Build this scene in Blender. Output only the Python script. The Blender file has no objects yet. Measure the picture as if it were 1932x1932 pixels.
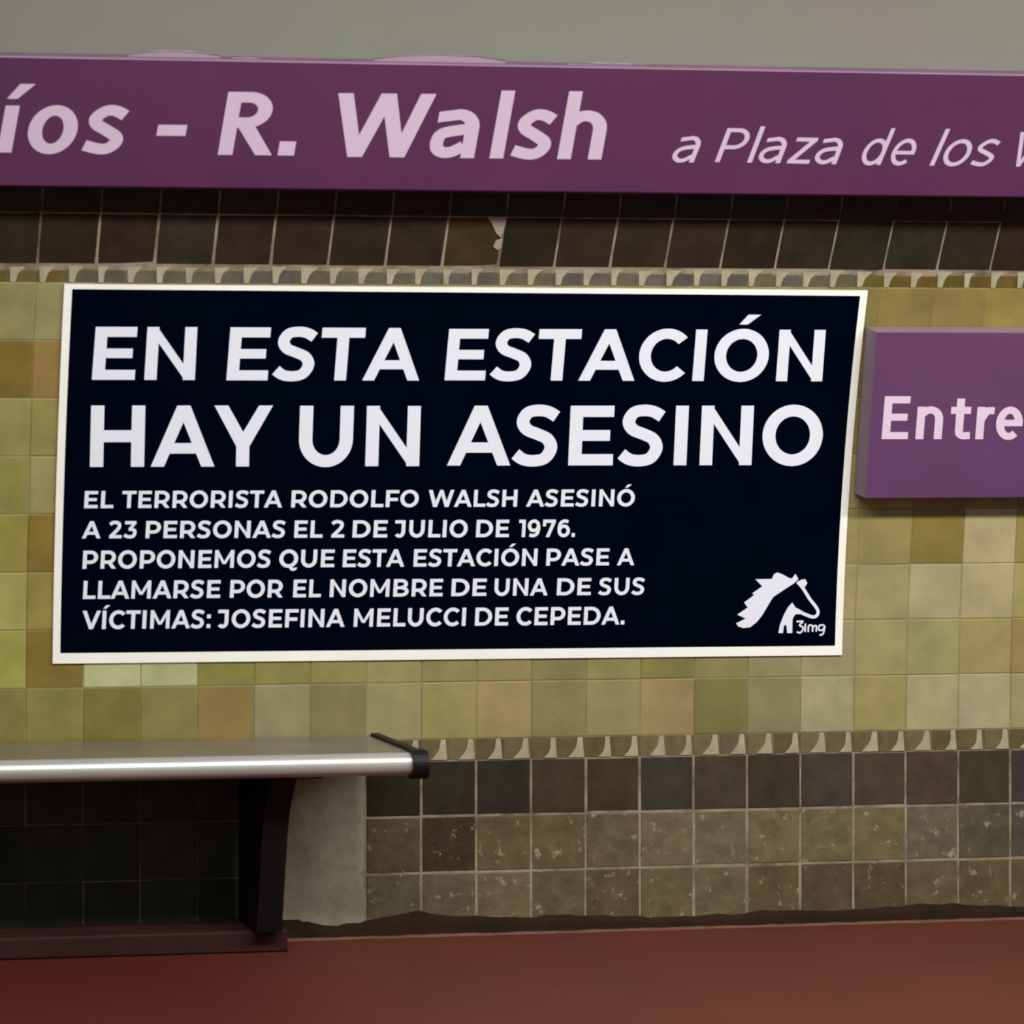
import bpy, math, random
from mathutils import Vector, Matrix
from mathutils.geometry import delaunay_2d_cdt

random.seed(7)
scene = bpy.context.scene
C = scene.collection

# ------------------------------------------------------------------ camera
yaw, pitch, roll = 0.15725, 0.00179, 0.0
FPX = 5597.5
cam_d = bpy.data.cameras.new('camera')
cam = bpy.data.objects.new('camera', cam_d); C.objects.link(cam)
cam.location = (-2.29864, -7.5, 1.40882)
cam.rotation_euler = (math.pi/2 + pitch, 0, -yaw)
cam_d.sensor_width = 36
cam_d.lens = 36*FPX/1932
cam_d.shift_x = (966-4.888)/1932
cam_d.shift_y = (739.476-966)/1932
cam_d.clip_end = 100
cam_d.dof.use_dof = True
cam_d.dof.focus_distance = 9.0
cam_d.dof.aperture_fstop = 4.2
scene.camera = cam

# ------------------------------------------------------------------ light
world = bpy.data.worlds.new('world'); scene.world = world
world.use_nodes = True
world.node_tree.nodes['Background'].inputs[0].default_value = (0.95, 0.97, 1.0, 1)
world.node_tree.nodes['Background'].inputs[1].default_value = 0.25
def area(name, loc, rot, sx, sy, watts, col):
    l = bpy.data.lights.new(name, 'AREA'); l.shape = 'RECTANGLE'
    l.size = sx; l.size_y = sy; l.energy = watts; l.color = col
    o = bpy.data.objects.new(name, l); C.objects.link(o)
    o.location = loc; o.rotation_euler = rot
    return o
area('platform_lamp', (1.5, -2.60, 2.95), (math.radians(24), 0, 0), 7.0, 0.30, 250, (1.0, 0.985, 0.94))
scene.view_settings.view_transform = 'Standard'
scene.view_settings.look = 'None'
scene.view_settings.gamma = 1
scene.view_settings.use_curve_mapping = False
scene.view_settings.exposure = 0.0

# ------------------------------------------------------------------ wall profile (the vault wall leans out towards the platform)
A1, B1 = 0.27833, 0.17857
N_ = 2000; DS = 0.0025
TH = []; DEP = [0.0]; ZZ = [0.0]
for i in range(N_):
    s = i*DS
    t = 0 if s < .5 else min(A1*(s-.5)/1.25, A1)
    if s > 1.74: t += B1
    if s > 1.94: t = .25
    if s > 2.32: t = .25 + (s-2.32)*0.60
    t = min(t, math.pi/2)
    TH.append(t); DEP.append(DEP[-1]+math.sin(t)*DS); ZZ.append(ZZ[-1]+math.cos(t)*DS)
TH.append(TH[-1])
def prof(s):
    f = max(0.0, min(s/DS, N_-1.001)); i = int(f); f -= i
    return DEP[i]+(DEP[i+1]-DEP[i])*f, ZZ[i]+(ZZ[i+1]-ZZ[i])*f, TH[i]+(TH[i+1]-TH[i])*f
def P3(u, s, n=0.0):
    if s < 0: return Vector((u, -n, s))
    y, z, t = prof(s)
    return Vector((u, -(y+n*math.cos(t)), z-n*math.sin(t)))

# ------------------------------------------------------------------ materials
def lin(c):
    return tuple(((v/255)/12.92 if v/255 <= .04045 else (((v/255)+.055)/1.055)**2.4) for v in c)
def rgba(c): return (*lin(c), 1)
def mat(name, col=None, rough=.5, metal=0.0, var=0.0, scale=6.0, col2=None, spec=.5, bump=0.0, bscale=40.0,
        objcol=False, specks=None, detail=6.0, stretch=(1, 1, 1)):
    m = bpy.data.materials.new(name); m.use_nodes = True
    nt = m.node_tree; N = nt.nodes; L = nt.links
    b = N['Principled BSDF']
    b.inputs['Roughness'].default_value = rough
    b.inputs['Metallic'].default_value = metal
    b.inputs['Specular IOR Level'].default_value = spec
    geo = N.new('ShaderNodeNewGeometry')
    mp = N.new('ShaderNodeMapping'); mp.inputs['Scale'].default_value = stretch
    L.new(geo.outputs['Position'], mp.inputs['Vector'])
    if objcol:
        oi = N.new('ShaderNodeObjectInfo'); base = oi.outputs['Color']
    else:
        rg = N.new('ShaderNodeRGB'); rg.outputs[0].default_value = rgba(col); base = rg.outputs[0]
    out = base
    if col2 or var:
        nz = N.new('ShaderNodeTexNoise'); nz.inputs['Scale'].default_value = scale
        nz.inputs['Detail'].default_value = detail; nz.inputs['Roughness'].default_value = .6
        L.new(mp.outputs[0], nz.inputs['Vector'])
        if col2:
            mr = N.new('ShaderNodeMapRange'); mr.inputs[1].default_value = .38; mr.inputs[2].default_value = .66
            L.new(nz.outputs['Fac'], mr.inputs[0])
            mx = N.new('ShaderNodeMix'); mx.data_type = 'RGBA'
            L.new(mr.outputs[0], mx.inputs[0]); L.new(out, mx.inputs[6]); mx.inputs[7].default_value = rgba(col2)
            out = mx.outputs[2]
        if var:
            mr = N.new('ShaderNodeMapRange'); mr.inputs[1].default_value = .3; mr.inputs[2].default_value = .7
            mr.inputs[3].default_value = 1-var; mr.inputs[4].default_value = 1+var
            L.new(nz.outputs['Fac'], mr.inputs[0])
            vm = N.new('ShaderNodeVectorMath'); vm.operation = 'SCALE'
            L.new(out, vm.inputs[0]); L.new(mr.outputs[0], vm.inputs['Scale'])
            out = vm.outputs[0]
    if specks:
        n2 = N.new('ShaderNodeTexNoise'); n2.inputs['Scale'].default_value = specks[1]; n2.inputs['Detail'].default_value = 5
        n2.inputs['Roughness'].default_value = .7
        L.new(mp.outputs[0], n2.inputs['Vector'])
        mr = N.new('ShaderNodeMapRange'); mr.inputs[1].default_value = specks[2]; mr.inputs[2].default_value = specks[2]+.05
        mr.inputs[4].default_value = .7
        L.new(n2.outputs['Fac'], mr.inputs[0])
        mx = N.new('ShaderNodeMix'); mx.data_type = 'RGBA'
        L.new(mr.outputs[0], mx.inputs[0]); L.new(out, mx.inputs[6]); mx.inputs[7].default_value = rgba(specks[0])
        out = mx.outputs[2]
    L.new(out, b.inputs['Base Color'])
    if bump:
        n3 = N.new('ShaderNodeTexNoise'); n3.inputs['Scale'].default_value = bscale; n3.inputs['Detail'].default_value = 4
        L.new(geo.outputs['Position'], n3.inputs['Vector'])
        bp = N.new('ShaderNodeBump'); bp.inputs['Strength'].default_value = bump; bp.inputs['Distance'].default_value = .01
        L.new(n3.outputs['Fac'], bp.inputs['Height']); L.new(bp.outputs[0], b.inputs['Normal'])
    return m
M_tile = mat('glazed_yellow_tile', objcol=True, rough=.42, spec=.3, var=.16, scale=9, bump=.08, bscale=12)
M_dark = mat('glazed_brown_tile', objcol=True, rough=.55, spec=.12, var=.25, scale=14, bump=.10, bscale=14)
M_worn = mat('worn_brown_tile', objcol=True, rough=.6, spec=.2, var=.28, scale=16, bump=.25, bscale=40,
             specks=((158, 146, 122), 26, .592))
M_groutY = mat('yellow_grout', (132, 123, 84), rough=.85, var=.25, scale=12, spec=.2)
M_groutD = mat('grey_grout', (160, 147, 126), col2=(84, 73, 56), rough=.9, scale=9, spec=.2, var=.2, bump=.3)
M_border = mat('olive_border_tile', objcol=True, rough=.5, spec=.25, var=.2, scale=30)
M_inlay = mat('cream_border_inlay', (158, 148, 124), rough=.55, spec=.25, var=.2, scale=25)
M_cement = mat('cement_render', (140, 138, 116), col2=(154, 144, 124), rough=.9, spec=.15, var=.2, scale=7, bump=.3, bscale=25)
M_base = mat('dirty_base_strip', (52, 34, 22), col2=(30, 24, 12), rough=.85, spec=.15, scale=8, var=.2, bump=.3)
M_vault = mat('vault_plaster', (122, 118, 111), col2=(117, 119, 109), rough=.85, spec=.2, scale=2.2, var=.03)
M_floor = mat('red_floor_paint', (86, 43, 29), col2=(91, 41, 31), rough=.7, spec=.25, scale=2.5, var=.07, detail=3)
def paint_bench_shade(m, c2, x0, x1):
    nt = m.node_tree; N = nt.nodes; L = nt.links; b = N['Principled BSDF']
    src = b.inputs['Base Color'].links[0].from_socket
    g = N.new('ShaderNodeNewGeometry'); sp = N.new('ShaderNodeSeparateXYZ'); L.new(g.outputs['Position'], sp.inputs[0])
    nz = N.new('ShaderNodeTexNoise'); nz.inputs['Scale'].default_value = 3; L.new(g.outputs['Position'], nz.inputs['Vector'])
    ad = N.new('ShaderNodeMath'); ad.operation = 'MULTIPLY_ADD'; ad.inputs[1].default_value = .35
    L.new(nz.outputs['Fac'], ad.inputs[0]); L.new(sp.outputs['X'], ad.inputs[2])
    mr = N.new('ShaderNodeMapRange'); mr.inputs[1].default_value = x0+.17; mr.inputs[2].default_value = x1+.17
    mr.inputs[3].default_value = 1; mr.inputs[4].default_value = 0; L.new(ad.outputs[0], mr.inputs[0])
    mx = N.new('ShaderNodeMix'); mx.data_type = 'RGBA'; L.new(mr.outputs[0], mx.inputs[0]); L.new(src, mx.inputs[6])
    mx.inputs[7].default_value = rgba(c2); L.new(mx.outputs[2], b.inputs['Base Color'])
paint_bench_shade(M_floor, (78, 24, 15), -.75, -.25)             # bench shadow on the floor, painted in as a darker red blend
M_floorline = mat('floor_edge_mortar', (106, 74, 60), rough=.8, spec=.2, var=.25, scale=12)
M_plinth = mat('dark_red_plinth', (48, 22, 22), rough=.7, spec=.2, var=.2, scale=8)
M_fascia = mat('purple_fascia', (69, 29, 63), col2=(72, 30, 61), rough=.5, spec=.08, scale=2.5, var=.05)
M_lip = mat('lit_fascia_edge', (112, 80, 106), rough=.4, spec=.4, var=.12, scale=6)  # overhead light and haze on the edge, painted as a paler purple
M_fletter = mat('lilac_lettering', (170, 148, 168), rough=.5, spec=.3)
M_glint = mat('film_edge_glint', (188, 165, 186), rough=.4, spec=.5)  # bright reflections along the curled film edge, put into a pale colour
M_web = mat('thin_lilac_film', (140, 120, 136), rough=.5, spec=.3)
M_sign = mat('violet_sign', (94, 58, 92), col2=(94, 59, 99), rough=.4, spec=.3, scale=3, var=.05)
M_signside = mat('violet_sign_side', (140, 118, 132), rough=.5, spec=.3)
M_sletter = mat('pale_pink_lettering', (216, 194, 216), rough=.5, spec=.3)
M_white = mat('white_vinyl', (240, 238, 231), rough=.5, spec=.3, var=.04, scale=5)
M_navy = mat('navy_print', (0, 5, 20), col2=(2, 8, 17), rough=.7, spec=.0, scale=3)
M_plet = mat('white_print', (222, 225, 236), rough=.55, spec=.2)
M_steel = mat('brushed_seat_steel', (140, 134, 124), rough=.28, metal=.5, var=.12, scale=8)
M_nose = mat('satin_aluminium', (200, 198, 194), rough=.34, metal=.55, var=.03, scale=5)
M_black = mat('black_paint', (14, 12, 11), rough=.5, spec=.25)

# ------------------------------------------------------------------ object helpers
def link(name, me, parent=None, m=None):
    o = bpy.data.objects.new(name, me); C.objects.link(o)
    if parent: o.parent = parent
    if m is not None and me is not None and len(me.materials) == 0: me.materials.append(m)
    return o
def mesh(name, V, F, m=None, mi=None, mats=None):
    me = bpy.data.meshes.new(name)
    me.from_pydata([tuple(v) for v in V], [], F)
    if mats:
        for x in mats: me.materials.append(x)
        for p, k in zip(me.polygons, mi): p.material_index = k
    elif m: me.materials.append(m)
    me.update()
    return me
def empty(name, loc=(0, 0, 0)):
    o = bpy.data.objects.new(name, None); o.location = loc; C.objects.link(o); return o
def tag(o, label=None, cat=None, kind=None, group=None):
    if label: o['label'] = label
    if cat: o['category'] = cat
    if kind: o['kind'] = kind
    if group: o['group'] = group
    return o
def boxVF(x0, x1, y0, y1, z0, z1, b=0.0):
    """box, its -Y face edges chamfered by b"""
    if b <= 0:
        V = [(x0,y0,z0),(x1,y0,z0),(x1,y0,z1),(x0,y0,z1),(x0,y1,z0),(x1,y1,z0),(x1,y1,z1),(x0,y1,z1)]
        F = [(0,1,2,3),(5,4,7,6),(4,0,3,7),(1,5,6,2),(3,2,6,7),(4,5,1,0)]
        return V, F
    V = [(x0+b,y0,z0+b),(x1-b,y0,z0+b),(x1-b,y0,z1-b),(x0+b,y0,z1-b),
         (x0,y0+b,z0),(x1,y0+b,z0),(x1,y0+b,z1),(x0,y0+b,z1),
         (x0,y1,z0),(x1,y1,z0),(x1,y1,z1),(x0,y1,z1)]
    F = [(0,1,2,3)]
    for a in (0, 4):
        for i in range(4):
            j = (i+1) % 4
            F.append((a+j, a+i, a+4+i, a+4+j))
    F.append((9,8,11,10))
    return V, F
def extrude_profile(pts, x0, x1):
    """pts: (dep, z) loop; extruded along X"""
    n = len(pts)
    V = [(x0, -d, z) for d, z in pts] + [(x1, -d, z) for d, z in pts]
    F = [(i, (i+1) % n, n+(i+1) % n, n+i) for i in range(n)]
    F.append(tuple(range(n-1, -1, -1))); F.append(tuple(range(n, 2*n)))
    return V, F
def sheet(s0f, s1f, u0f, u1f, n, nu, ns, back=None):
    """sheet on the wall, curved with it; optional back offset makes it solid"""
    V = []; F = []
    for k in range(ns+1):
        for i in range(nu+1):
            a = i/nu; b = k/ns
            s = (s0f[0]*(1-a)+s0f[1]*a)*(1-b) + (s1f[0]*(1-a)+s1f[1]*a)*b
            u = (u0f[0]*(1-b)+u0f[1]*b)*(1-a) + (u1f[0]*(1-b)+u1f[1]*b)*a
            V.append(P3(u, s, n))
    for k in range(ns):
        for i in range(nu):
            q = k*(nu+1)+i
            F.append((q, q+1, q+nu+2, q+nu+1))
    if back is not None:
        base = len(V)
        for k in range(ns+1):
            for i in range(nu+1):
                a = i/nu; b = k/ns
                s = (s0f[0]*(1-a)+s0f[1]*a)*(1-b) + (s1f[0]*(1-a)+s1f[1]*a)*b
                u = (u0f[0]*(1-b)+u0f[1]*b)*(1-a) + (u1f[0]*(1-b)+u1f[1]*b)*a
                V.append(P3(u, s, back))
        loop = [i for i in range(nu+1)] + [k*(nu+1)+nu for k in range(1, ns+1)] + \
               [ns*(nu+1)+i for i in range(nu-1, -1, -1)] + [k*(nu+1) for k in range(ns-1, 0, -1)]
        for i in range(len(loop)):
            a, b = loop[i], loop[(i+1) % len(loop)]
            F.append((b, a, base+a, base+b))
    return V, F

# ------------------------------------------------------------------ the setting
S_L1, S_L2, S_DB, S_DT = 0.1633, 0.3109, 0.4580, 0.5122
S_Y8, S_T, S_U = 1.7122, 1.7582, 1.8998
UL, UR = -3.15, 4.15                       # wall built from here to here
BACK = -0.0014

# wall backing: grout, a material per zone
def build_wall():
    V = []; F = []; mi = []
    rows = [-.02, .15, .3, .45, .4851] + [.4851+(1.7352-.4851)*i/24 for i in range(1, 25)] + [1.80, 1.86, 1.93, 2.0, 2.08, 2.15]
    us = [-3.2, UL, UR, 4.2]
    for s in rows:
        for u in us: V.append(P3(u, s, BACK))
    for k in range(len(rows)-1):
        for i in range(len(us)-1):
            q = k*len(us)+i
            F.append((q, q+1, q+len(us)+1, q+len(us)))
            mid = (rows[k]+rows[k+1])/2
            mi.append(0 if .4851 < mid < 1.7352 else 1)
    me = mesh('wall_back', V, F, mats=[M_groutY, M_groutD], mi=mi)
    o = link('wall_back', me)
    return tag(o, kind='structure')
wall = build_wall()

V, F = [], []
NS = 40
ss = [2.13 + (4.55-2.13)*i/NS for i in range(NS+1)]
for s in ss:
    for u in (-3.2, 4.2): V.append(P3(u, s, 0.0))
d_end, z_end, _ = prof(4.55)
for u in (-3.2, 4.2): V.append((u, -(d_end+1.6), z_end))
for k in range(NS+1): F.append((2*k, 2*k+1, 2*k+3, 2*k+2))
vault = link('ceiling', mesh('ceiling', V, F, M_vault)); tag(vault, kind='structure')
for p in vault.data.polygons: p.use_smooth = True

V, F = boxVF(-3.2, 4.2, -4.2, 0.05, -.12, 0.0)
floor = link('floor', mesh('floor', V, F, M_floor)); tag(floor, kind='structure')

# dark dirty strip along the foot of the wall, ragged top edge
def ragged_strip():
    V = []; F = []
    n = 230; us = [UL + (UR-UL)*i/n for i in range(n+1)]
    r = random.Random(3)
    h = .045
    for i, u in enumerate(us):
        target = .040 - .004*min(1, max(0, u)) + .005*math.sin(u*5.1+1)+.004*math.sin(u*13+2)
        if -.13 < u < -.005: target += .022*(u+.13)/.125      # taller stain beside the joint
        if -.60 < u < -.30: target += .02
        h += (target-h)*.6 + r.uniform(-.004, .004)
        for s, n_ in ((0.002, .007), (h*.6, .007), (h, .0035), (h+.002, -.003)):
            V.append(P3(u, s, n_))
    for i in range(n):
        for k in range(3):
            q = i*4+k
            F.append((q, q+4, q+5, q+1))
    o = link('baseboard_back', mesh('baseboard_back', V, F, M_base)); tag(o, kind='structure')
ragged_strip()

# thin pale mortar line where floor meets wall
def mortar_line():
    V = []; F = []; n = 160; r = random.Random(5)
    for i in range(n+1):
        u = -.40 + (UR+.40)*i/n
        w = .012 + r.uniform(-.003, .003); h = .0045+r.uniform(-.001, .001)
        for d, z in ((.008, 0.0), (.0105, h), (.0105+w, h), (.013+w, 0.0)):
            V.append((u, -d, z))
    for i in range(n):
        for k in range(3):
            q = i*4+k
            F.append((q+4, q, q+1, q+5))
    o = link('trim_1', mesh('trim_1', V, F, M_floorline)); tag(o, kind='structure')
mortar_line()

# ---- tiles: every one an object of its own, child of the wall
W_ = .1455
def tile_mesh(m, joint=.0045):
    V, F = boxVF(-.5, .5, 0, .006, -.5, .5)
    e = .0022
    x = .5; i = .5-e/.15
    V = [(-i, 0, -i), (i, 0, -i), (i, 0, i), (-i, 0, i), (-x, .0015, -x), (x, .0015, -x), (x, .0015, x), (-x, .0015, x),
         (-x, .0065, -x), (x, .0065, -x), (x, .0065, x), (-x, .0065, x)]
    F = [(0, 1, 2, 3)]
    for a in (0, 4):
        for k in range(4):
            j = (k+1) % 4
            F.append((a+j, a+k, a+4+k, a+4+j))
    return mesh('tile', V, F, m)
TM = {'y': tile_mesh(M_tile), 'd': tile_mesh(M_dark), 'w': tile_mesh(M_worn)}
def put_tile(kind, u0, u1, s0, s1, col, joint=.0045, name='tile', proud=None, me=None, tilt=.003):
    uc, sc = (u0+u1)/2, (s0+s1)/2
    o = bpy.data.objects.new(name, me or TM[kind]); C.objects.link(o)
    o.parent = wall
    pr = random.uniform(-.0006, .0009) if proud is None else proud
    o.location = P3(uc, sc, pr)
    o.rotation_euler = (prof(sc)[2]+random.uniform(-tilt, tilt), random.uniform(-.003, .003), random.uniform(-tilt, tilt))
    o.scale = (u1-u0-joint, 1, s1-s0-joint)
    o.color = rgba(col)
    return o
def jig(c, a=5, g=4):
    d = random.uniform(-a, a); g *= min(1, sum(c)/360)
    return tuple(max(4, min(250, v+d+random.uniform(-g, g))) for v in c)

YC = {  # colours of the yellow tiles the photograph shows, by course from the lower border and column
 0: {-8:(128,112,62),-7:(128,118,62),-6:(118,106,50),-5:(130,120,70),-4:(134,112,66),-3:(140,130,95),-2:(128,118,80),-1:(146,138,95),0:(147,136,84),1:(146,132,88),2:(134,122,80),3:(140,125,85),4:(144,128,86),5:(114,109,66),6:(130,120,85),7:(152,143,110),8:(147,134,85),9:(158,150,112),10:(160,150,118),11:(150,140,100)},
 1: {-8:(150,143,75),-7:(125,108,48),-6:(172,172,126),-5:(170,170,128),-4:(130,125,65),-3:(130,122,70),-2:(138,130,80),-1:(142,136,90),0:(140,132,84),1:(138,130,86),2:(132,124,80),3:(136,128,82),4:(126,118,66),5:(132,126,80),6:(142,134,96),7:(148,140,104),8:(147,136,92),9:(150,142,94),10:(148,136,86),11:(138,122,68)},
 2: {-8:(158,150,86),-7:(145,132,70),7:(150,140,96),8:(152,142,98),9:(162,152,112),10:(160,150,108),11:(150,140,88)},
 3: {-8:(145,135,68),-7:(130,108,48),7:(140,128,80),8:(142,128,78),9:(122,108,54),10:(166,154,114),11:(140,126,76)},
 4: {-8:(140,132,70),-7:(150,138,88)},
 5: {-8:(148,134,80),-7:(146,134,78)},
 6: {-8:(122,102,46),-7:(140,118,64),7:(128,110,62)},
 7: {-8:(138,130,88),-7:(140,134,90),7:(118,104,56),8:(124,106,58),9:(128,108,62),10:(132,116,60),11:(130,115,60)},
}
pal = [(140,130,80),(148,138,92),(130,120,66),(154,146,104),(136,122,72),(126,112,60)]
K0, K1 = -10, 13
for r in range(8):
    s0, s1 = S_DT+.15*r, S_DT+.15*(r+1)
    for k in range(K0, K1+1):
        if 1 <= r <= 7 and -6 <= k <= 6 and not (r == 1): continue      # wholly behind the poster
        c = YC[r].get(k) or random.choice(pal)
        put_tile('y', k*.15, k*.15+.15, s0, s1, jig(c, 2, 2), joint=random.choice((.0009, .0015, .0022)), tilt=.0035, proud=random.uniform(.0001, .0011))
# dark courses above the poster
for r, (s0, s1) in enumerate(((S_T, S_U), (S_U, 2.045))):
    for k in range(K0, K1+1):
        c = random.choice([(47,37,26),(43,36,26),(48,35,28),(42,39,28),(45,40,30)])
        if k == 0 and r == 0: c = (62, 50, 28)
        put_tile('d', k*.15, k*.15+.15, s0, s1, jig(c, 3, 2), joint=.0055 if k < 7 else .0035)
# lower dark courses
L3 = {-1:(42,38,26),0:(54,50,40),1:(54,51,42),2:(66,56,42),3:(68,56,38),4:(62,58,52),5:(74,66,54),6:(68,60,48),7:(74,68,62),8:(80,70,60),9:(82,68,58),10:(68,62,44),11:(68,62,60)}
L2 = {-1:(86,76,58),0:(58,48,30),1:(96,82,60),2:(96,84,60),3:(99,88,66),4:(104,94,76),5:(102,94,76),6:(102,92,70),7:(104,96,72),8:(106,96,70),9:(96,90,72),10:(78,74,58),11:(74,72,66)}
L1 = {-1:(96,88,72),0:(100,90,72),1:(102,90,70),2:(96,86,66),3:(90,78,58),4:(98,88,64),5:(98,90,68),6:(92,80,58),7:(86,72,56),8:(84,72,54),9:(98,86,66),10:(88,76,54),11:(86,74,54)}
for tab, kind, s0, s1 in ((L3, 'd', S_L2, S_DB), (L2, 'w', S_L1, S_L2), (L1, 'w', .012, S_L1)):
    for k in range(K0, K1+1):
        if k in (-3, -2): continue                                     # rendered over with cement
        c = tab.get(k) and tuple(v*f for v, f in zip(tab[k], (.88, .85, .80) if tab is L3 else (1.0, .97, .92))) or random.choice([(60,54,44),(72,64,52),(66,60,48)])
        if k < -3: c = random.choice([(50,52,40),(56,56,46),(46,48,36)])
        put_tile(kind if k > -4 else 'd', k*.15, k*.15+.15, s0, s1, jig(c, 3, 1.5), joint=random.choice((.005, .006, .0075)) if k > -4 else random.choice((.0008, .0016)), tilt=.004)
# border listels with their cream inlay
def border(s0, s1, flip, name='border_tile'):
    h = s1-s0
    n0 = -42; n1 = 55
    V, F = boxVF(-.5, .5, .0, .0065, -.5, .5)
    me = mesh(name, V, F, M_border)
    w = .075-.0012; hh = h-.0015
    def inlay_mesh(j):
        P = [(-.44, .5), (.10+j, .5), (-.08+j, .24), (-.17+j*.5, 0), (-.21, -.5), (-.38, -.5)]
        P = [(x*w, z*hh) for x, z in P]
        if flip: P = [(-x, -z) for x, z in P]
        n = len(P)
        V = [(x, -.0016, z) for x, z in P] + [(x, .002, z) for x, z in P]
        F = [tuple(range(n-1, -1, -1))] + [(i, (i+1) % n, n+(i+1) % n, n+i) for i in range(n)]
        return mesh('inlay', V, F, M_inlay)
    ims = [inlay_mesh(j) for j in (-.06, 0, .06, .1)]
    for i in range(n0, n1):
        u0 = i*.075
        if flip and -.46 < u0 < -.151: pass
        g = (i*.075 > 1.2)
        if not flip:
            c = random.choice([(92,86,68),(88,84,72),(84,80,70)])
            if u0 < -1.0: c = (96,84,44)
            if u0 > 1.1: c = random.choice([(92,76,30),(88,68,28)])
        else: c = random.choice([(98,84,58),(90,76,50),(104,90,62)])
        uc, sc = u0+.0375, (s0+s1)/2
        a = bpy.data.objects.new('border_tile', me); C.objects.link(a); a.parent = wall
        a.location = P3(uc, sc, random.uniform(-.0003, .0005)); a.rotation_euler = (prof(sc)[2], 0, 0)
        a.color = rgba(jig(c, 5, 3))
        a.scale = (w, 1, hh)
        # the inlay is a sub-part: undo the parent's scale in its mesh frame
        b = bpy.data.objects.new('inlay', random.choice(ims)); C.objects.link(b); b.parent = a
        b.matrix_parent_inverse = Matrix.Diagonal((1/w, 1, 1/hh, 1))
border(S_Y8, S_T, False)
border(S_DB, S_DT, True)

# the tiling goes on beyond the picture: joined fields
def tile_field(name, m, cols, rows, col, pick_):
    V = []; F = []
    for (s0, s1) in rows:
        for k in cols:
            if pick_((k*7+int(s0*100)*3) % 5): continue
            uc, sc = k*.15+.075, (s0+s1)/2
            M = Matrix.Translation(P3(uc, sc, .0004)) @ Matrix.Rotation(prof(sc)[2], 4, 'X')
            w, h = (.15-.003)/2, (s1-s0-.003)/2; e = .0015; b = len(V)
            for y, g in ((0, e), (.0015, 0), (.005, 0)):
                for x, z in ((-1, -1), (1, -1), (1, 1), (-1, 1)):
                    V.append(M @ Vector((x*(w-g), y, z*(h-g))))
            F.append((b, b+1, b+2, b+3))
            for a in (0, 4):
                for i in range(4):
                    j = (i+1) % 4; F.append((b+a+j, b+a+i, b+a+4+i, b+a+4+j))
    o = link(name, mesh(name, V, F, m), wall); o.color = rgba(col); o['kind'] = 'stuff'
far = [k for k in range(-21, K0)] + [k for k in range(K1+1, 28)]
yr = [(S_DT+.15*r, S_DT+.15*(r+1)) for r in range(8)]
tile_field('tile_field', M_tile, far, yr, (140, 130, 80), lambda q: q not in (0, 1))
tile_field('tile_field', M_tile, far, yr, (152, 143, 98), lambda q: q not in (2, 3))
tile_field('tile_field', M_tile, far, yr, (128, 114, 62), lambda q: q != 4)
tile_field('tile_field', M_dark, far, [(S_T, S_U), (S_U, 2.045)], (45, 38, 28), lambda q: False)
tile_field('tile_field', M_dark, far, [(S_L2, S_DB)], (58, 50, 38), lambda q: False)
tile_field('tile_field', M_worn, far, [(.012, S_L1), (S_L1, S_L2)], (94, 82, 62), lambda q: False)

# mortar filling a broken tile corner, upper dark course
for P in ([(.0973,1.9016),(.1533,1.9022),(.1500,1.8700),(.1451,1.8435),(.1307,1.8551),(.1150,1.8830)], [(.1332,1.8350),(.1500,1.8400),(.1500,1.8150),(.1400,1.8090),(.1280,1.8180)]):
    n = len(P)
    V = [P3(u, s, .0022) for u, s in P] + [P3(u, s, -.003) for u, s in P]
    F = [tuple(range(n))] + [((i+1) % n, i, n+i, n+(i+1) % n) for i in range(n)]
    o = link('mortar_filling', mesh('mortar_filling', V, F, mat('pale_mortar', (150, 138, 128), rough=.9, spec=.2)), wall)

# cement render patch beside the bench leg
def cement():
    V = []; F = []; r = random.Random(11); nu, ns = 24, 26
    for k in range(ns+1):
        for i in range(nu+1):
            a, b = i/nu, k/ns
            s = .010 + (S_DB-.002-.010)*b
            u = -.452 + (.452-.1515)*a
            n = .0025 + r.uniform(-.0007, .0007) + .0012*math.sin(u*17+s*9)
            if abs(s-.166) < .008: n -= .0022
            if i in (0, nu) or k in (0, ns): n = -.003
            if i == nu: u += r.uniform(-.002, .004)
            V.append(P3(u, s, n))
    for k in range(ns):
        for i in range(nu):
            q = k*(nu+1)+i
            F.append((q, q+1, q+nu+2, q+nu+1))
    o = link('cement_patch', mesh('cement_patch', V, F, M_cement), wall)
    for p in o.data.polygons: p.use_smooth = True
cement()

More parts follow.
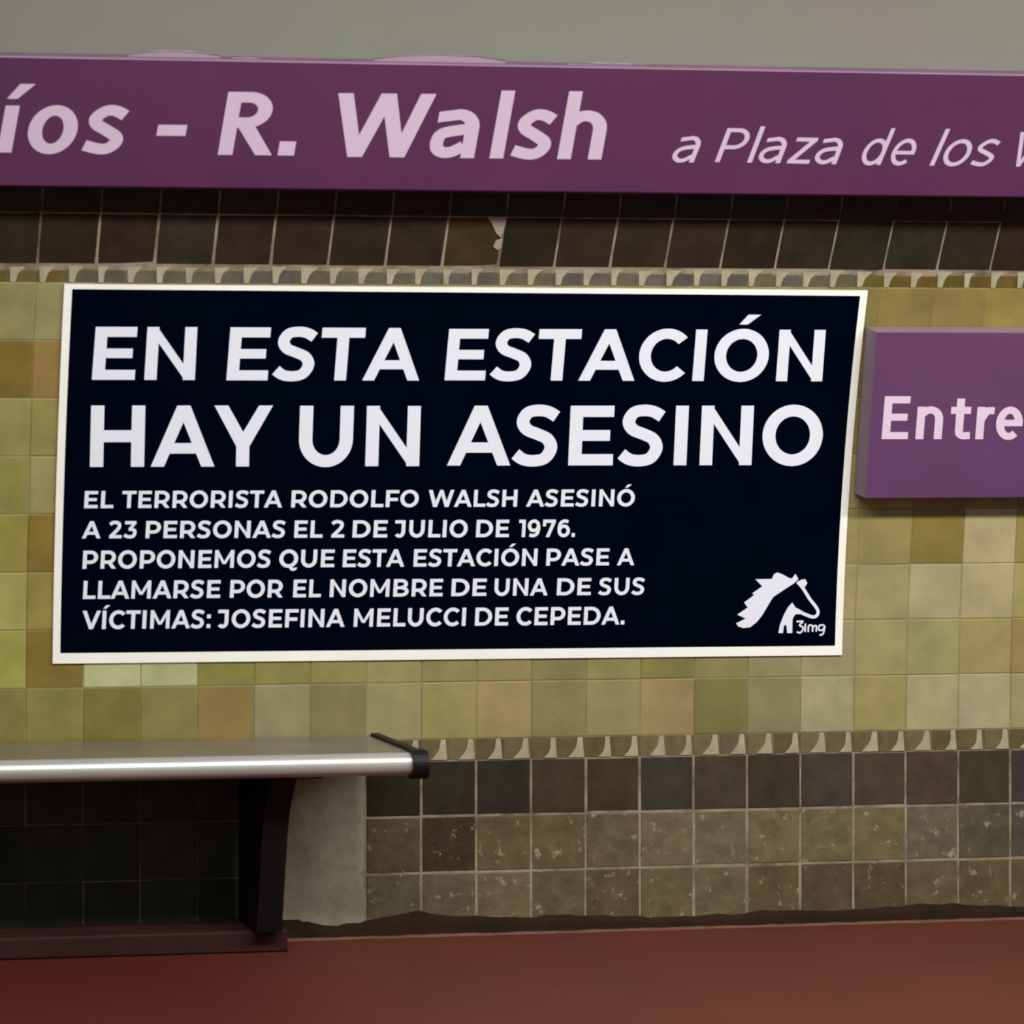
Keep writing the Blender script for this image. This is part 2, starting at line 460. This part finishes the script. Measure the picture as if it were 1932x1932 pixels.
# ------------------------------------------------------------------ lettering: glyph outlines, one unit = 1/700 of the cap height
def R(x0, y0, x1, y1): return [(x0, y0), (x1, y0), (x1, y1), (x0, y1)]
def ring(cx, cy, rx, ry, wx, wy, a0=0, a1=360, n=None):
    n = n or max(6, int(abs(a1-a0)/9)); out = []
    for i in range(n):
        a, b = math.radians(a0+(a1-a0)*i/n), math.radians(a0+(a1-a0)*(i+1)/n)
        f = lambda t, o: (cx+(rx-o*wx)*math.cos(t), cy+(ry-o*wy)*math.sin(t))
        out.append([f(a, 0), f(b, 0), f(b, 1), f(a, 1)])
    return out
def sw(pts, wx, wy, sub=6):
    P = [pts[0]]+list(pts)+[pts[-1]]; L = []
    for i in range(1, len(P)-2):
        p0, p1, p2, p3 = P[i-1], P[i], P[i+1], P[i+2]
        for j in range(sub):
            t = j/sub
            L.append(tuple(.5*(2*p1[k]+(p2[k]-p0[k])*t+(2*p0[k]-5*p1[k]+4*p2[k]-p3[k])*t*t+(3*p1[k]-p0[k]-3*p2[k]+p3[k])*t**3) for k in (0, 1)))
    L.append(tuple(pts[-1])); A = []; B = []
    for i, p in enumerate(L):
        a = L[max(0, i-1)]; b = L[min(len(L)-1, i+1)]
        dx, dy = b[0]-a[0], b[1]-a[1]; l = math.hypot(dx, dy) or 1
        nx, ny = -dy/l, dx/l
        A.append((p[0]+nx*wx/2, p[1]+ny*wy/2)); B.append((p[0]-nx*wx/2, p[1]-ny*wy/2))
    return [[B[i], B[i+1], A[i+1], A[i]] for i in range(len(L)-1)]
def mir(poly, c): return [(2*c-x, y) for x, y in poly]
def caps(ch):
    """geometric bold capitals: (advance, polygons)"""
    G = {
    'E': (681, [R(83,0,245,700), R(83,0,640,132), R(83,568,632,700), R(83,288,592,414)]),
    'F': (640, [R(83,0,245,700), R(83,568,625,700), R(83,252,585,382)]),
    'L': (610, [R(83,0,245,700), R(83,0,600,132)]),
    'I': (328, [R(83,0,245,700)]),
    'N': (827, [R(83,0,243,700), R(584,0,744,700), [(83,700),(217,700),(744,0),(610,0)]]),
    'H': (827, [R(83,0,245,700), R(582,0,744,700), R(200,282,640,418)]),
    'T': (612, [R(9,568,603,700), R(225,0,387,700)]),
    'S': (642, sw([(556,572),(450,628),(325,645),(200,618),(140,515),(195,420),(325,368),(450,310),(500,205),(430,88),(295,55),(160,72),(62,135)], 158, 134)),
    'A': (777, [[(-3,0),(160,0),(430,600),(389,700),(309,700)], mir([(-3,0),(160,0),(430,600),(389,700),(309,700)], 389), R(170,150,608,270)]),
    'C': (734, ring(424,350,381,362,164,138,42,318)),
    'O': (858, ring(429,350,386,362,164,138)),
    'Q': (858, ring(429,350,386,362,164,138)+[[(400,50),(540,60),(650,-25),(790,10),(770,-75),(680,-135),(540,-120)]]),
    'Y': (700, [[(-13,700),(159,700),(440,250),(268,230)], mir([(-13,700),(159,700),(440,250),(268,230)], 349), R(268,0,430,262)]),
    'U': (807, [R(76,310,238,700), R(570,310,732,700)]+ring(404,310,328,322,162,140,180,360)),
    'D': (840, [R(83,0,245,700), R(83,0,402,132), R(83,568,402,700)]+ring(400,350,397,350,162,132,-90,90)),
    'P': (735, [R(83,0,245,700), R(83,568,402,700), R(83,186,402,316)]+ring(400,443,304,257,162,132,-90,90)),
    'R': (755, [R(83,0,245,700), R(83,568,402,700), R(83,186,402,316), [(360,220),(510,270),(722,0),(548,0)]]+ring(400,443,304,257,162,132,-90,90)),
    'B': (771, [R(83,0,245,700), R(83,570,420,700), R(83,296,440,412), R(83,0,440,130)]+ring(400,500,280,200,158,128,-90,90)+ring(430,205,300,205,160,130,-90,90)),
    'V': (745, [[(-5,700),(166,700),(460,0),(300,0)], mir([(-5,700),(166,700),(460,0),(300,0)], 380)]),
    'W': (1150, [[(17,700),(184,700),(413,0),(239,0)], [(249,0),(403,0),(655,700),(515,700)], [(505,700),(650,700),(905,0),(750,0)], [(740,0),(914,0),(1137,700),(976,700)]]),
    'M': (972, [R(83,0,236,700), R(736,0,889,700), [(83,700),(217,700),(550,150),(422,150)], mir([(83,700),(217,700),(550,150),(422,150)], 486)]),
    'J': (590, [R(60,568,500,700), R(338,230,500,700)]+ring(265,228,235,240,162,138,215,360)),
    '2': (650, sw([(62,560),(165,632),(300,648),(440,600),(470,490),(420,385),(300,260),(120,85)], 158, 136)+[R(40,0,590,132)]),
    '3': (650, [R(60,568,560,700), [(560,690),(560,600),(380,390),(225,390),(385,580)]]+sw([(230,362),(390,362),(500,300),(500,160),(430,80),(290,60),(160,78),(55,140)], 156, 132)),
    '1': (400, [R(165,0,325,700), R(15,568,325,700)]),
    '9': (700, ring(320,455,290,255,158,130)+sw([(535,480),(545,330),(490,150),(380,75),(250,60),(130,95)], 152, 130)),
    '6': (700, [[(700-x, 700-y) for x, y in q] for q in ring(320,455,290,255,158,130)+sw([(535,480),(545,330),(490,150),(380,75),(250,60),(130,95)], 152, 130)]),
    '7': (660, [R(40,568,640,700), R(40,430,185,700), [(470,600),(640,600),(370,0),(195,0)]]),
    '.': (267, [R(55,0,213,155)]),
    ':': (267, [R(55,0,213,155), R(55,370,213,525)]),
    }
    if ch == 'Ó': a, p = caps('O'); return a, p+[[(360,770),(480,770),(660,905),(480,905)]]
    if ch == 'Í': a, p = caps('I'); return a, p+[[(95,770),(215,770),(395,905),(215,905)]]
    return G[ch]
def hum(ch, v, h):
    """humanist signage face, upright; v, h: upright and level stroke widths"""
    X = 530
    def st(x, y0, y1): return R(x, y0, x+v, y1)
    G = {
    'o': (640, ring(310,262,265,276,v,h)),
    's': (480, sw([(425,500-h*.62),(320,X+6-h/2),(210,X+6-h/2),(40+v/2,400),(60+v/2,325),(240,265),(435-v/2,190),(440-v/2,120),(330-v/4,h/2),(190,h/2-6),(35,32+h*.5)], v*.95, h)),
    'i': (v+120, [st(60,0,X), R(60,X+80,60+v,X+80+v*.95)]),
    'í': (v+150, [st(60,0,X), [(60,X+75),(60+v*.75,X+75),(60+v*1.85,X+245),(60+v*.75,X+245)]]),
    '-': (380, [R(40,205,350,328)]),
    '.': (v+120, [R(40,0,60+v,v+5)]),
    'R': (640, [st(60,0,700), R(60,700-h,320,700), R(60,300,320,300+h), [(215,320),(225+v,350),(470+v,0),(448,0)]]+ring(300,500,235+v*.1,200,v,h,-90,90)),
    'P': (610, [st(60,0,700), R(60,700-h,320,700), R(60,268,320,268+h)]+ring(300,484,235+v*.1,216,v,h,-90,90)),
    'W': (1080, [[(20,700),(20+v*1.1,700),(240+v*1.05,0),(240,0)], [(240,0),(240+v*1.05,0),(490+v*1.1,700),(490,700)], [(490,700),(490+v*1.1,700),(700+v*1.05,0),(700,0)], [(700,0),(700+v*1.05,0),(920+v*1.1,700),(920,700)]]),
    'V': (640, [[(10,700),(10+v*1.1,700),(250+v,0),(250,0)], [(250,0),(250+v,0),(520+v*.9,700),(520-v*.15,700)]]),
    'a': (v+500, [st(390,0,350)]+ring(390+v-(v+325)/2, 335, (v+325)/2, X+6-335, v, h, 0, 98, 12)+[[(75,X-25),(75,X-25-h),(230+v/2,X+6-h),(230+v/2,X+6)]]
          + sw([(430,328-h*.1),(300,326-h*.2),(150,290-h*.2),(30+v/2,190),(45+v/2,100),(160+v/4,h/2),(290,h/2+12),(400,130)], v*.95, h)),
    'l': (v+115, [st(60,0,745)]),
    'h': (v+540, [st(60,0,745), st(400,0,330)]+ring(60+(340+v)/2, 325, (340+v)/2, X+6-325, v, h, 0, 150, 16)),
    'n': (v+540, [st(60,0,X), st(400,0,330)]+ring(60+(340+v)/2, 325, (340+v)/2, X+6-325, v, h, 0, 150, 16)),
    'z': (480, [R(35,X-h,440,X), R(15,0,440,h), [(15,h*.8),(15+v*1.3,h*.8),(440,X-h*.8),(440-v*1.3,X-h*.8)]]),
    'd': (v+540, ring(275,262,245,274,v,h)+[st(520-v,0,745)]),
    'e': (570, ring(280,262,250,274,v,h,0,312)+[R(60,215,528,215+h*.9)]),
    't': (425, [R(95,120,95+v,665), R(-5,X-h,370,X)]+sw([(95+v/2,170),(104+v/2,95),(200+v/3,h/2),(380,h/2+5)], v, h)),
    'r': (400, [st(60,0,X)]+sw([(60+v*.6,330),(150+v*.4,X-110),(250,X-h*.55),(385,X-4-h/2)], v, h)),
    'y': (560, [[(10,X),(10+v*1.1,X),(240+v*1.1,0),(225,0)], [(225-90,-190),(225-90+v,-190),(520,X),(520-v,X)]]),
    'E': (625, [st(60,0,700), R(60,0,545,h), R(60,700-h,540,700), R(60,300,510,300+h)]),
    }
    return G[ch]
def text_geom(txt, face):
    """union of the word's glyph polygons, x normalised to 0..1, y in cap heights"""
    polys = []; x = 0
    for ch in txt:
        adv, ps = face(ch)
        polys.append([[(px+x, py) for px, py in q] for q in ps])
        x += adv
    xs = [v[0] for g in polys for p in g for v in p]; a, b = min(xs), max(xs)
    return [[[((px-a)/(b-a), py/700) for px, py in p] for p in g] for g in polys], (b-a)/700
def union(polys, asp):
    Vs = []; Fs = []
    tri = []
    for p in polys:
        if len(p) == 4: tri += [[p[0], p[1], p[2]], [p[0], p[2], p[3]]]
        else: tri.append(p)
    for p in tri:
        q = [(x*asp, y) for x, y in p]
        ar = sum(q[i][0]*q[(i+1) % len(q)][1]-q[(i+1) % len(q)][0]*q[i][1] for i in range(len(q)))
        if abs(ar) < 1e-7: continue
        if ar < 0: q = q[::-1]
        b = len(Vs); Vs += [Vector(v) for v in q]; Fs.append(list(range(b, b+len(q))))
    area2 = lambda P: abs(sum(P[i][0]*P[(i+1) % len(P)][1]-P[(i+1) % len(P)][0]*P[i][1] for i in range(len(P))))
    want = sum(area2([Vs[i] for i in t]) for t in Fs)
    rj = random.Random(1)
    for attempt in range(8):
        v, e, f, _, _, of = delaunay_2d_cdt(Vs, [], Fs, 0, 1e-5)
        keep = [tuple(t) for t, o in zip(f, of) if o]
        got = sum(area2([v[i] for i in t]) for t in keep)
        if got <= want*1.002+1e-6: break
        Vs = [p+Vector((rj.uniform(-4e-4, 4e-4), rj.uniform(-4e-4, 4e-4))) for p in Vs]
    else:
        print('GLYPH UNION FAILED', got, want)
    return [(p[0]/asp, p[1]) for p in v], keep
def quad_map(q, x, y):
    BL, BR, TR, TL = q
    return tuple((BL[i]*(1-x)+BR[i]*x)*(1-y)+(TL[i]*(1-x)+TR[i]*x)*y for i in (0, 1))
def lettering(words, face, place, m, parent, lab=None, name='lettering'):
    for txt, q in words:                     # a part for each word
        V = []; F = []
        ps, asp = text_geom(txt, face)
        for g in ps:                         # glyph by glyph
            v, f = union(g, asp)
            b = len(V)
            V += [place(*quad_map(q, x, y)) for x, y in v]
            F += [tuple(i+b for i in t) for t in f]
        o = link(name, mesh(name, V, F, m), parent)
        if lab: o['label'] = lab
POSTER_WORDS = [
  ('EN', [[-0.898, 1.462], [-0.6308, 1.4616], [-0.631, 1.5997], [-0.8936, 1.5994]]),
  ('ESTA', [[-0.5485, 1.461], [-0.0389, 1.4608], [-0.0371, 1.5992], [-0.5449, 1.5994]]),
  ('ESTACIÓN', [[0.0289, 1.4616], [1.062, 1.4597], [1.0582, 1.5984], [0.032, 1.5974]]),
  ('HAY', [[-0.895, 1.2357], [-0.4189, 1.2354], [-0.4226, 1.3951], [-0.897, 1.3953]]),
  ('UN', [[-0.3487, 1.2358], [-0.026, 1.2346], [-0.0297, 1.3936], [-0.3512, 1.3944]]),
  ('ASESINO', [[0.0486, 1.2358], [1.0796, 1.2335], [1.0741, 1.3939], [0.0467, 1.3943]]),
  ('EL', [[-0.9071, 1.1286], [-0.8313, 1.1284], [-0.8301, 1.173], [-0.9058, 1.1732]]),
  ('TERRORISTA', [[-0.8092, 1.1284], [-0.3874, 1.1274], [-0.3865, 1.1722], [-0.808, 1.173]]),
  ('RODOLFO', [[-0.3636, 1.1273], [-0.0232, 1.1265], [-0.0226, 1.1715], [-0.3627, 1.1722]]),
  ('WALSH', [[0.0028, 1.1264], [0.2435, 1.1259], [0.2439, 1.171], [0.0034, 1.1715]]),
  ('ASESINÓ', [[0.2682, 1.1258], [0.5656, 1.1251], [0.5657, 1.1704], [0.2686, 1.171]]),
  ('A', [[-0.9113, 1.0503], [-0.8624, 1.0501], [-0.861, 1.0947], [-0.9098, 1.0948]]),
  ('23', [[-0.8417, 1.05], [-0.769, 1.0496], [-0.7677, 1.0944], [-0.8403, 1.0946]]),
  ('PERSONAS', [[-0.745, 1.0495], [-0.3768, 1.0478], [-0.3758, 1.0931], [-0.7437, 1.0943]]),
  ('EL', [[-0.353, 1.0477], [-0.2774, 1.0474], [-0.2764, 1.0928], [-0.352, 1.0931]]),
  ('2', [[-0.2555, 1.0473], [-0.2194, 1.0471], [-0.2184, 1.0927], [-0.2545, 1.0928]]),
  ('DE', [[-0.1974, 1.047], [-0.1042, 1.0466], [-0.1033, 1.0923], [-0.1964, 1.0926]]),
  ('JULIO', [[-0.0844, 1.0465], [0.1123, 1.0456], [0.113, 1.0916], [-0.0835, 1.0922]]),
  ('DE', [[0.1356, 1.0455], [0.2247, 1.0451], [0.2253, 1.0913], [0.1363, 1.0915]]),
  ('1976.', [[0.2513, 1.0449], [0.4054, 1.0442], [0.4059, 1.0907], [0.2519, 1.0912]]),
  ('PROPONEMOS', [[-0.9077, 0.9714], [-0.4135, 0.9701], [-0.4122, 1.0166], [-0.9062, 1.0185]]),
  ('QUE', [[-0.3912, 0.97], [-0.2436, 0.9697], [-0.2424, 1.016], [-0.39, 1.0165]]),
  ('ESTA', [[-0.2212, 0.9696], [-0.0554, 0.9692], [-0.0543, 1.0152], [-0.22, 1.0159]]),
  ('ESTACIÓN', [[-0.031, 0.9691], [0.3049, 0.9682], [0.3058, 1.0139], [-0.0299, 1.0151]]),
  ('PASE', [[0.3297, 0.9682], [0.5024, 0.9677], [0.5032, 1.0131], [0.3306, 1.0138]]),
  ('A', [[0.5242, 0.9677], [0.5721, 0.9675], [0.5728, 1.0128], [0.525, 1.013]]),
  ('LLAMARSE', [[-0.9052, 0.8931], [-0.5452, 0.892], [-0.5436, 0.9386], [-0.9035, 0.9401]]),
  ('POR', [[-0.5196, 0.8919], [-0.3792, 0.8915], [-0.3777, 0.9379], [-0.5181, 0.9385]]),
  ('EL', [[-0.3516, 0.8914], [-0.2773, 0.8911], [-0.2759, 0.9375], [-0.3502, 0.9378]]),
  ('NOMBRE', [[-0.2539, 0.8911], [0.0503, 0.8901], [0.0516, 0.9361], [-0.2525, 0.9374]]),
  ('DE', [[0.0736, 0.89], [0.1689, 0.8898], [0.1702, 0.9356], [0.0748, 0.936]]),
  ('UNA', [[0.1903, 0.8897], [0.3365, 0.8892], [0.3377, 0.9348], [0.1915, 0.9355]]),
  ('DE', [[0.3614, 0.8892], [0.4549, 0.8889], [0.456, 0.9343], [0.3625, 0.9347]]),
  ('SUS', [[0.4746, 0.8888], [0.6028, 0.8884], [0.6039, 0.9337], [0.4757, 0.9342]]),
  ('VÍCTIMAS:', [[-0.9071, 0.8149], [-0.5697, 0.8137], [-0.568, 0.8614], [-0.9053, 0.8626]]),
  ('JOSEFINA', [[-0.5507, 0.8136], [-0.212, 0.8124], [-0.2105, 0.8601], [-0.549, 0.8613]]),
  ('MELUCCI', [[-0.1879, 0.8123], [0.1144, 0.8112], [0.1158, 0.859], [-0.1863, 0.86]]),
  ('DE', [[0.1396, 0.8111], [0.2301, 0.8107], [0.2315, 0.8586], [0.1411, 0.8589]]),
  ('CEPEDA.', [[0.2522, 0.8107], [0.5499, 0.8096], [0.5513, 0.8574], [0.2537, 0.8585]]),
]
FASCIA_WORDS = [
  ('íos', [[-1.1849, 2.0026], [-0.8771, 2.0034], [-0.8491, 2.1565], [-1.1574, 2.1534]]),
  ('-', [[-0.7992, 2.0037], [-0.7263, 2.004], [-0.6981, 2.1577], [-0.7711, 2.1571]]),
  ('R.', [[-0.6372, 2.0038], [-0.4446, 2.0044], [-0.4174, 2.1602], [-0.6103, 2.1591]]),
  ('Walsh', [[-0.3612, 2.0028], [0.3476, 2.0046], [0.3778, 2.1651], [-0.332, 2.1603]]),
  ('a', [[0.5275, 1.9996], [0.5906, 2.0002], [0.6271, 2.0875], [0.5639, 2.0868]]),
  ('Plaza', [[0.6468, 2.0021], [0.9711, 2.0003], [1.0064, 2.0883], [0.681, 2.0881]]),
  ('de', [[1.0296, 1.9997], [1.1701, 2.0008], [1.2094, 2.0892], [1.0687, 2.0878]]),
  ('los', [[1.2233, 2.0001], [1.3896, 2.0014], [1.4321, 2.0903], [1.2656, 2.0886]]),
  ('Virreyes', [[1.4332, 2.0006], [1.8598, 1.999], [1.9003, 2.0886], [1.4729, 2.0895]]),
]
SIGN_WORD = ('Entre', [[1.2093, 1.317], [1.6041, 1.3156], [1.6014, 1.4329], [1.2083, 1.434]])
LOGO_MANE = [[0.9109, 0.9267], [0.9571, 0.927], [0.963, 0.9399], [0.9721, 0.9446], [0.988, 0.9387], [1.0079, 0.9279], [1.0144, 0.9287], [1.0232, 0.9402], [1.0321, 0.9259], [1.0214, 0.9154], [0.9988, 0.9014], [0.9798, 0.8892], [0.9635, 0.8788], [0.9513, 0.8594], [0.9337, 0.8296], [0.9195, 0.812], [0.9014, 0.7981], [0.8811, 0.7957], [0.8662, 0.8012], [0.8614, 0.8092], [0.8878, 0.8213], [0.8635, 0.8321], [0.8924, 0.8512], [0.8818, 0.8646], [0.9097, 0.8846], [0.9031, 0.8882], [0.931, 0.9074]]
LOGO_FACE = [[1.0296, 0.9188], [1.0461, 0.9009], [1.0658, 0.8724], [1.0852, 0.8491], [1.0909, 0.8357], [1.086, 0.826], [1.0758, 0.8235], [1.0598, 0.8285], [1.041, 0.8363], [1.0203, 0.8436]]
LOGO_FORELOCK = [[1.0315, 0.9188], [1.0405, 0.9244], [1.0516, 0.9254], [1.0576, 0.915], [1.0512, 0.9035], [1.0413, 0.9045]]
LOGO_THROAT = [[1.0169, 0.8631], [1.0266, 0.8497], [1.0465, 0.8398], [1.0458, 0.8318], [1.0263, 0.8311], [1.0193, 0.8179], [1.0195, 0.7808], [1.0055, 0.7809], [1.0022, 0.8022], [0.9957, 0.8023], [0.9935, 0.7811], [0.9805, 0.7813], [0.9845, 0.8042], [0.9948, 0.8306], [1.0053, 0.85]]
LOGO_SCR = [[[1.0306, 0.8116], [1.0492, 0.8114], [1.0393, 0.8018], [1.0507, 0.7945], [1.0427, 0.7814], [1.0324, 0.7841]], [[1.0559, 0.806], [1.0556, 0.783]], [[1.0649, 0.7829], [1.0654, 0.7997], [1.0756, 0.7996], [1.077, 0.7836]], [[1.0766, 0.7969], [1.0868, 0.7994], [1.0872, 0.7835]], [[1.1091, 0.8009], [1.0961, 0.8002], [1.0945, 0.7887], [1.1057, 0.7886], [1.111, 0.8], [1.1069, 0.7779], [1.0968, 0.7745]]]


# ------------------------------------------------------------------ station fascia
FD = .391                                           # distance of its face from the foot of the wall
fas = empty('fascia_sign', (0, -FD+.05, 1.922))
def child_mesh(name, V, F, m, parent):
    """world-space mesh under a parent Empty that has only a location"""
    off = Vector(parent.location)
    return link(name, mesh(name, [Vector(v)-off for v in V], F, m), parent)
Z0, Z1 = 1.9225, 2.2335
prof_f = [(FD-.075, Z0), (FD-.002, Z0), (FD, Z0+.002), (FD, Z1), (FD-.075, Z1)]
V, F = extrude_profile(prof_f, -3.1, 4.1); child_mesh('panel', V, F, M_fascia, fas)
lip = [(FD-.075, Z1), (FD, Z1)] + [(FD-.014+.014*math.cos(a), Z1+.014*math.sin(a)) for a in [math.radians(x) for x in range(0, 91, 15)]][1:] + [(FD-.075, Z1+.014)]
V, F = extrude_profile(lip, -3.1, 4.1); child_mesh('top_edge', V, F, M_lip, fas)
for p in range(3):
    V, F = extrude_profile([(FD-.20, Z0+.13), (FD-.075, Z0+.13), (FD-.075, Z0+.17), (FD-.20, Z0+.17)], -2.2+p*2.4, -2.16+p*2.4)
    child_mesh('bracket', V, F, M_black, fas)
face_b = lambda ch: hum(ch, 152, 118)
face_l = lambda ch: hum(ch, 92, 80)
off = Vector(fas.location)
lettering(FASCIA_WORDS[:4], face_b, lambda x, z: Vector((x, -FD-.0012, z))-off, M_fletter, fas, 'large lilac bold italic lettering')
lettering(FASCIA_WORDS[4:], face_l, lambda x, z: Vector((x, -FD-.0012, z))-off, M_fletter, fas, 'small lilac light italic lettering')
def film_with_glint(P, t):
    """curled film standing on the top edge: a thin web, its reflections painted as a pale rim"""
    n = 18; rim = []; web = []
    for i in range(n+1):
        a = i/n; f = a*(len(P)-1); k = min(int(f), len(P)-2); f -= k
        x = P[k][0]*(1-f)+P[k+1][0]*f; z = P[k][1]*(1-f)+P[k+1][1]*f
        w = t*(.15+.85*math.sin(math.pi*a)**.6)*(.85+.15*math.sin(a*23))
        web.append((x, Z1+.006, z)); rim.append((x, z-w*.5, z+w*.5))
    V = []; F = []
    for x, z0, z1 in web: V += [(x, -FD+.003, z0), (x, -FD+.001, max(z0+.001, z1))]
    for i in range(n): F.append((2*i, 2*i+2, 2*i+3, 2*i+1))
    child_mesh('film_web', V, F, M_web, fas)
    V = []; F = []
    for x, z0, z1 in rim: V += [(x, -FD-.0005, z0), (x, -FD-.003, (z0+z1)/2), (x, -FD+.0005, z1)]
    for i in range(n):
        q = 3*i; F += [(q, q+3, q+4, q+1), (q+1, q+4, q+5, q+2)]
    child_mesh('film_edge_glint', V, F, M_glint, fas)
film_with_glint([(-.86, 2.2475), (-.80, 2.2545), (-.7376, 2.2570), (-.68, 2.2545), (-.63, 2.2478)], .0042)
film_with_glint([(-.6000, 2.2462), (-.56, 2.2480), (-.5311, 2.2462)], .0030)
film_with_glint([(-.24, 2.2475), (-.1668, 2.2560), (-.0714, 2.2605), (.0312, 2.2570), (.10, 2.2480)], .0032)
film_with_glint([(.2586, 2.2465), (.38, 2.2455), (.4881, 2.2440)], .0042)
tag(fas, 'long purple fascia board with large lilac italic station name, running above the poster', 'sign')

# ------------------------------------------------------------------ poster
post = empty('poster', (0.09, 0, 1.2)); off = Vector(post.location)
def cm(name, VF, m): return link(name, mesh(name, [v-off for v in VF[0]], VF[1], m), post)
cm('border_sheet', sheet((.7266, .7193), (1.7086, 1.7047), (-.9815, -.9791), (1.1626, 1.1638), .0062, 12, 50, back=.0012), M_white)
cm('print_field', sheet((.7537, .7452), (1.6964, 1.6903), (-.9618, -.9582), (1.1417, 1.1435), .0067, 12, 50), M_navy)
NL = .0076
pl = lambda u, s: P3(u, s, NL)-off
def pick(a, b): return POSTER_WORDS[a:b]
lettering(pick(0, 3), caps, pl, M_plet, post, 'large white capitals')
lettering(pick(3, 6), caps, pl, M_plet, post, 'large white capitals')
i0 = 6
for cnt, nm in ((5, 'top'), (9, 'second'), (6, 'third'), (8, 'fourth'), (5, 'bottom')):
    lettering(pick(i0, i0+cnt), caps, pl, M_plet, post, 'small white capitals in the %s row' % nm); i0 += cnt
# white horse emblem
def stroke_poly(P, w, asp=1.0):
    Q = sw(P, w, w, 5); return Q
polys = [LOGO_MANE, LOGO_FORELOCK, LOGO_THROAT] + sw(LOGO_FACE, .0088, .0088, 5)
v, f = union(polys, 1.0)
link('horse_emblem', mesh('horse_emblem', [pl(*q) for q in v], f, M_plet), post)
polys = []
for q in LOGO_SCR: polys += sw(q, .0046, .0046, 4)
v, f = union(polys, 1.0)
link('emblem_lettering', mesh('emblem_lettering', [pl(*q) for q in v], f, M_plet), post)
tag(post, 'wide navy blue poster with white border and bold white capitals, pasted on the yellow tiles', 'poster')

# ------------------------------------------------------------------ violet station sign at the right
sg = empty('station_sign', (1.6, -.02, 1.38)); off = Vector(sg.location)
def sgbox(u0b, u0t, u1, s0, s1, n0, n1):
    V = []
    for n in (n0, n1):
        V += [P3(u0b, s0, n), P3(u1, s0, n), P3(u1, s1, n), P3(u0t, s1, n)]
    return [v-off for v in V]
SA, SB = P3(0, 1.1555, .0713), P3(0, 1.6065, .0713)
def sgface(u, s):
    v = SA.lerp(SB, (s-1.1555)/(1.6065-1.1555)); return Vector((u, v.y, v.z))
V = sgbox(1.179, 1.170, 2.15, 1.1555, 1.6065, .004, .070)
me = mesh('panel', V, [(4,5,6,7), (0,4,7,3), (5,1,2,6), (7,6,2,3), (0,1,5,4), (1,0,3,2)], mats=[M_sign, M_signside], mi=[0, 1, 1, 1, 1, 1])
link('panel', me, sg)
lettering([SIGN_WORD], lambda ch: hum(ch, 150, 116), lambda u, s: sgface(u, s)-off, M_sletter, sg)
V = [P3(u, s, n)-off for n in (-.002, .006) for u, s in ((1.20, 1.17), (2.1, 1.17), (2.1, 1.59), (1.20, 1.59))]
link('mounting_plate', mesh('mounting_plate', V, [(4,5,6,7), (0,4,7,3), (5,1,2,6), (7,6,2,3), (0,1,5,4)], M_black), sg)
tag(sg, 'boxy violet wall sign with pale bold lettering, right of the poster', 'sign')

# ------------------------------------------------------------------ bench
ZT = .525
bn = empty('bench', (-1.1, -.2, 0)); off = Vector(bn.location)
def bp(name, VF, m, smooth=False):
    o = child_mesh(name, VF[0], VF[1], m, bn)
    if smooth:
        for p in o.data.polygons: p.use_smooth = True
    return o
E0, E1 = -2.35, -.137
bp('seat', extrude_profile([(.012, ZT-.028), (.372, ZT-.028), (.372, ZT-.001), (.366, ZT), (.015, ZT), (.012, ZT-.003)], E0, E1), M_steel)
rr = .0275
nose = [(.372, ZT-2*rr), (.374, ZT-2*rr)] + [(.374+rr*math.sin(a), ZT-rr-rr*math.cos(a)) for a in [math.radians(x) for x in range(8, 180, 10)]] + [(.374, ZT+.0005), (.372, ZT+.0005)]
o = bp('front_edge', extrude_profile(nose, E0, E1), M_nose, True)
o['label'] = 'bright rounded aluminium front edge'
o.data.set_sharp_from_angle(angle=math.radians(40))
arm = [(.006, ZT-.03), (.30, ZT-.03), (.34, ZT-.058), (.375, ZT-.064)] + [(.377+.031*math.sin(a), ZT-.030-.034*math.cos(a)) for a in [math.radians(x) for x in range(15, 180, 15)]] + [(.37, ZT+.008), (.006, ZT+.008)]
bp('end_arm', extrude_profile(arm, E1-.001, E1+.020), M_black)['label'] = 'black end arm'
cap = [(.352, ZT-.055), (.372, ZT-.064)] + [(.378+.034*math.sin(a), ZT-.0285-.0365*math.cos(a)) for a in [math.radians(x) for x in range(15, 180, 15)]] + [(.352, ZT+.008)]
bp('end_cap', extrude_profile(cap, E1-.008, E1+.033), M_black)['label'] = 'black end cap of the front edge'
ap = [(.06, ZT-.075), (.352, ZT-.075), (.352, ZT-.028), (.06, ZT-.028)]
bp('under_rail', extrude_profile([(.28, ZT-.062), (.352, ZT-.062), (.352, ZT-.029), (.28, ZT-.029)], E0+.1, -.36), M_black)
for u0 in (-2.10, -.493):
    side = [(.014, .057), (.205, .057), (.262, .30), (.285, .37), (.325, .43), (.365, ZT-.050), (.365, ZT-.029), (.014, ZT-.029)]
    V, F = extrude_profile(side, u0, u0+.012); bp('leg', (V, F), M_black)
    side2 = [(.150, .057), (.203, .057), (.258, .30), (.282, .37), (.322, .43), (.362, ZT-.050), (.362, ZT-.029), (.300, ZT-.029), (.24, .37), (.19, .2), (.150, .1)]
    bp('leg_flange', extrude_profile(side2, u0+.0125, u0+.066), M_black)
tag(bn, 'long steel bench with bright rounded front edge and black leg, below the poster', 'bench')

# low plinth under the bench
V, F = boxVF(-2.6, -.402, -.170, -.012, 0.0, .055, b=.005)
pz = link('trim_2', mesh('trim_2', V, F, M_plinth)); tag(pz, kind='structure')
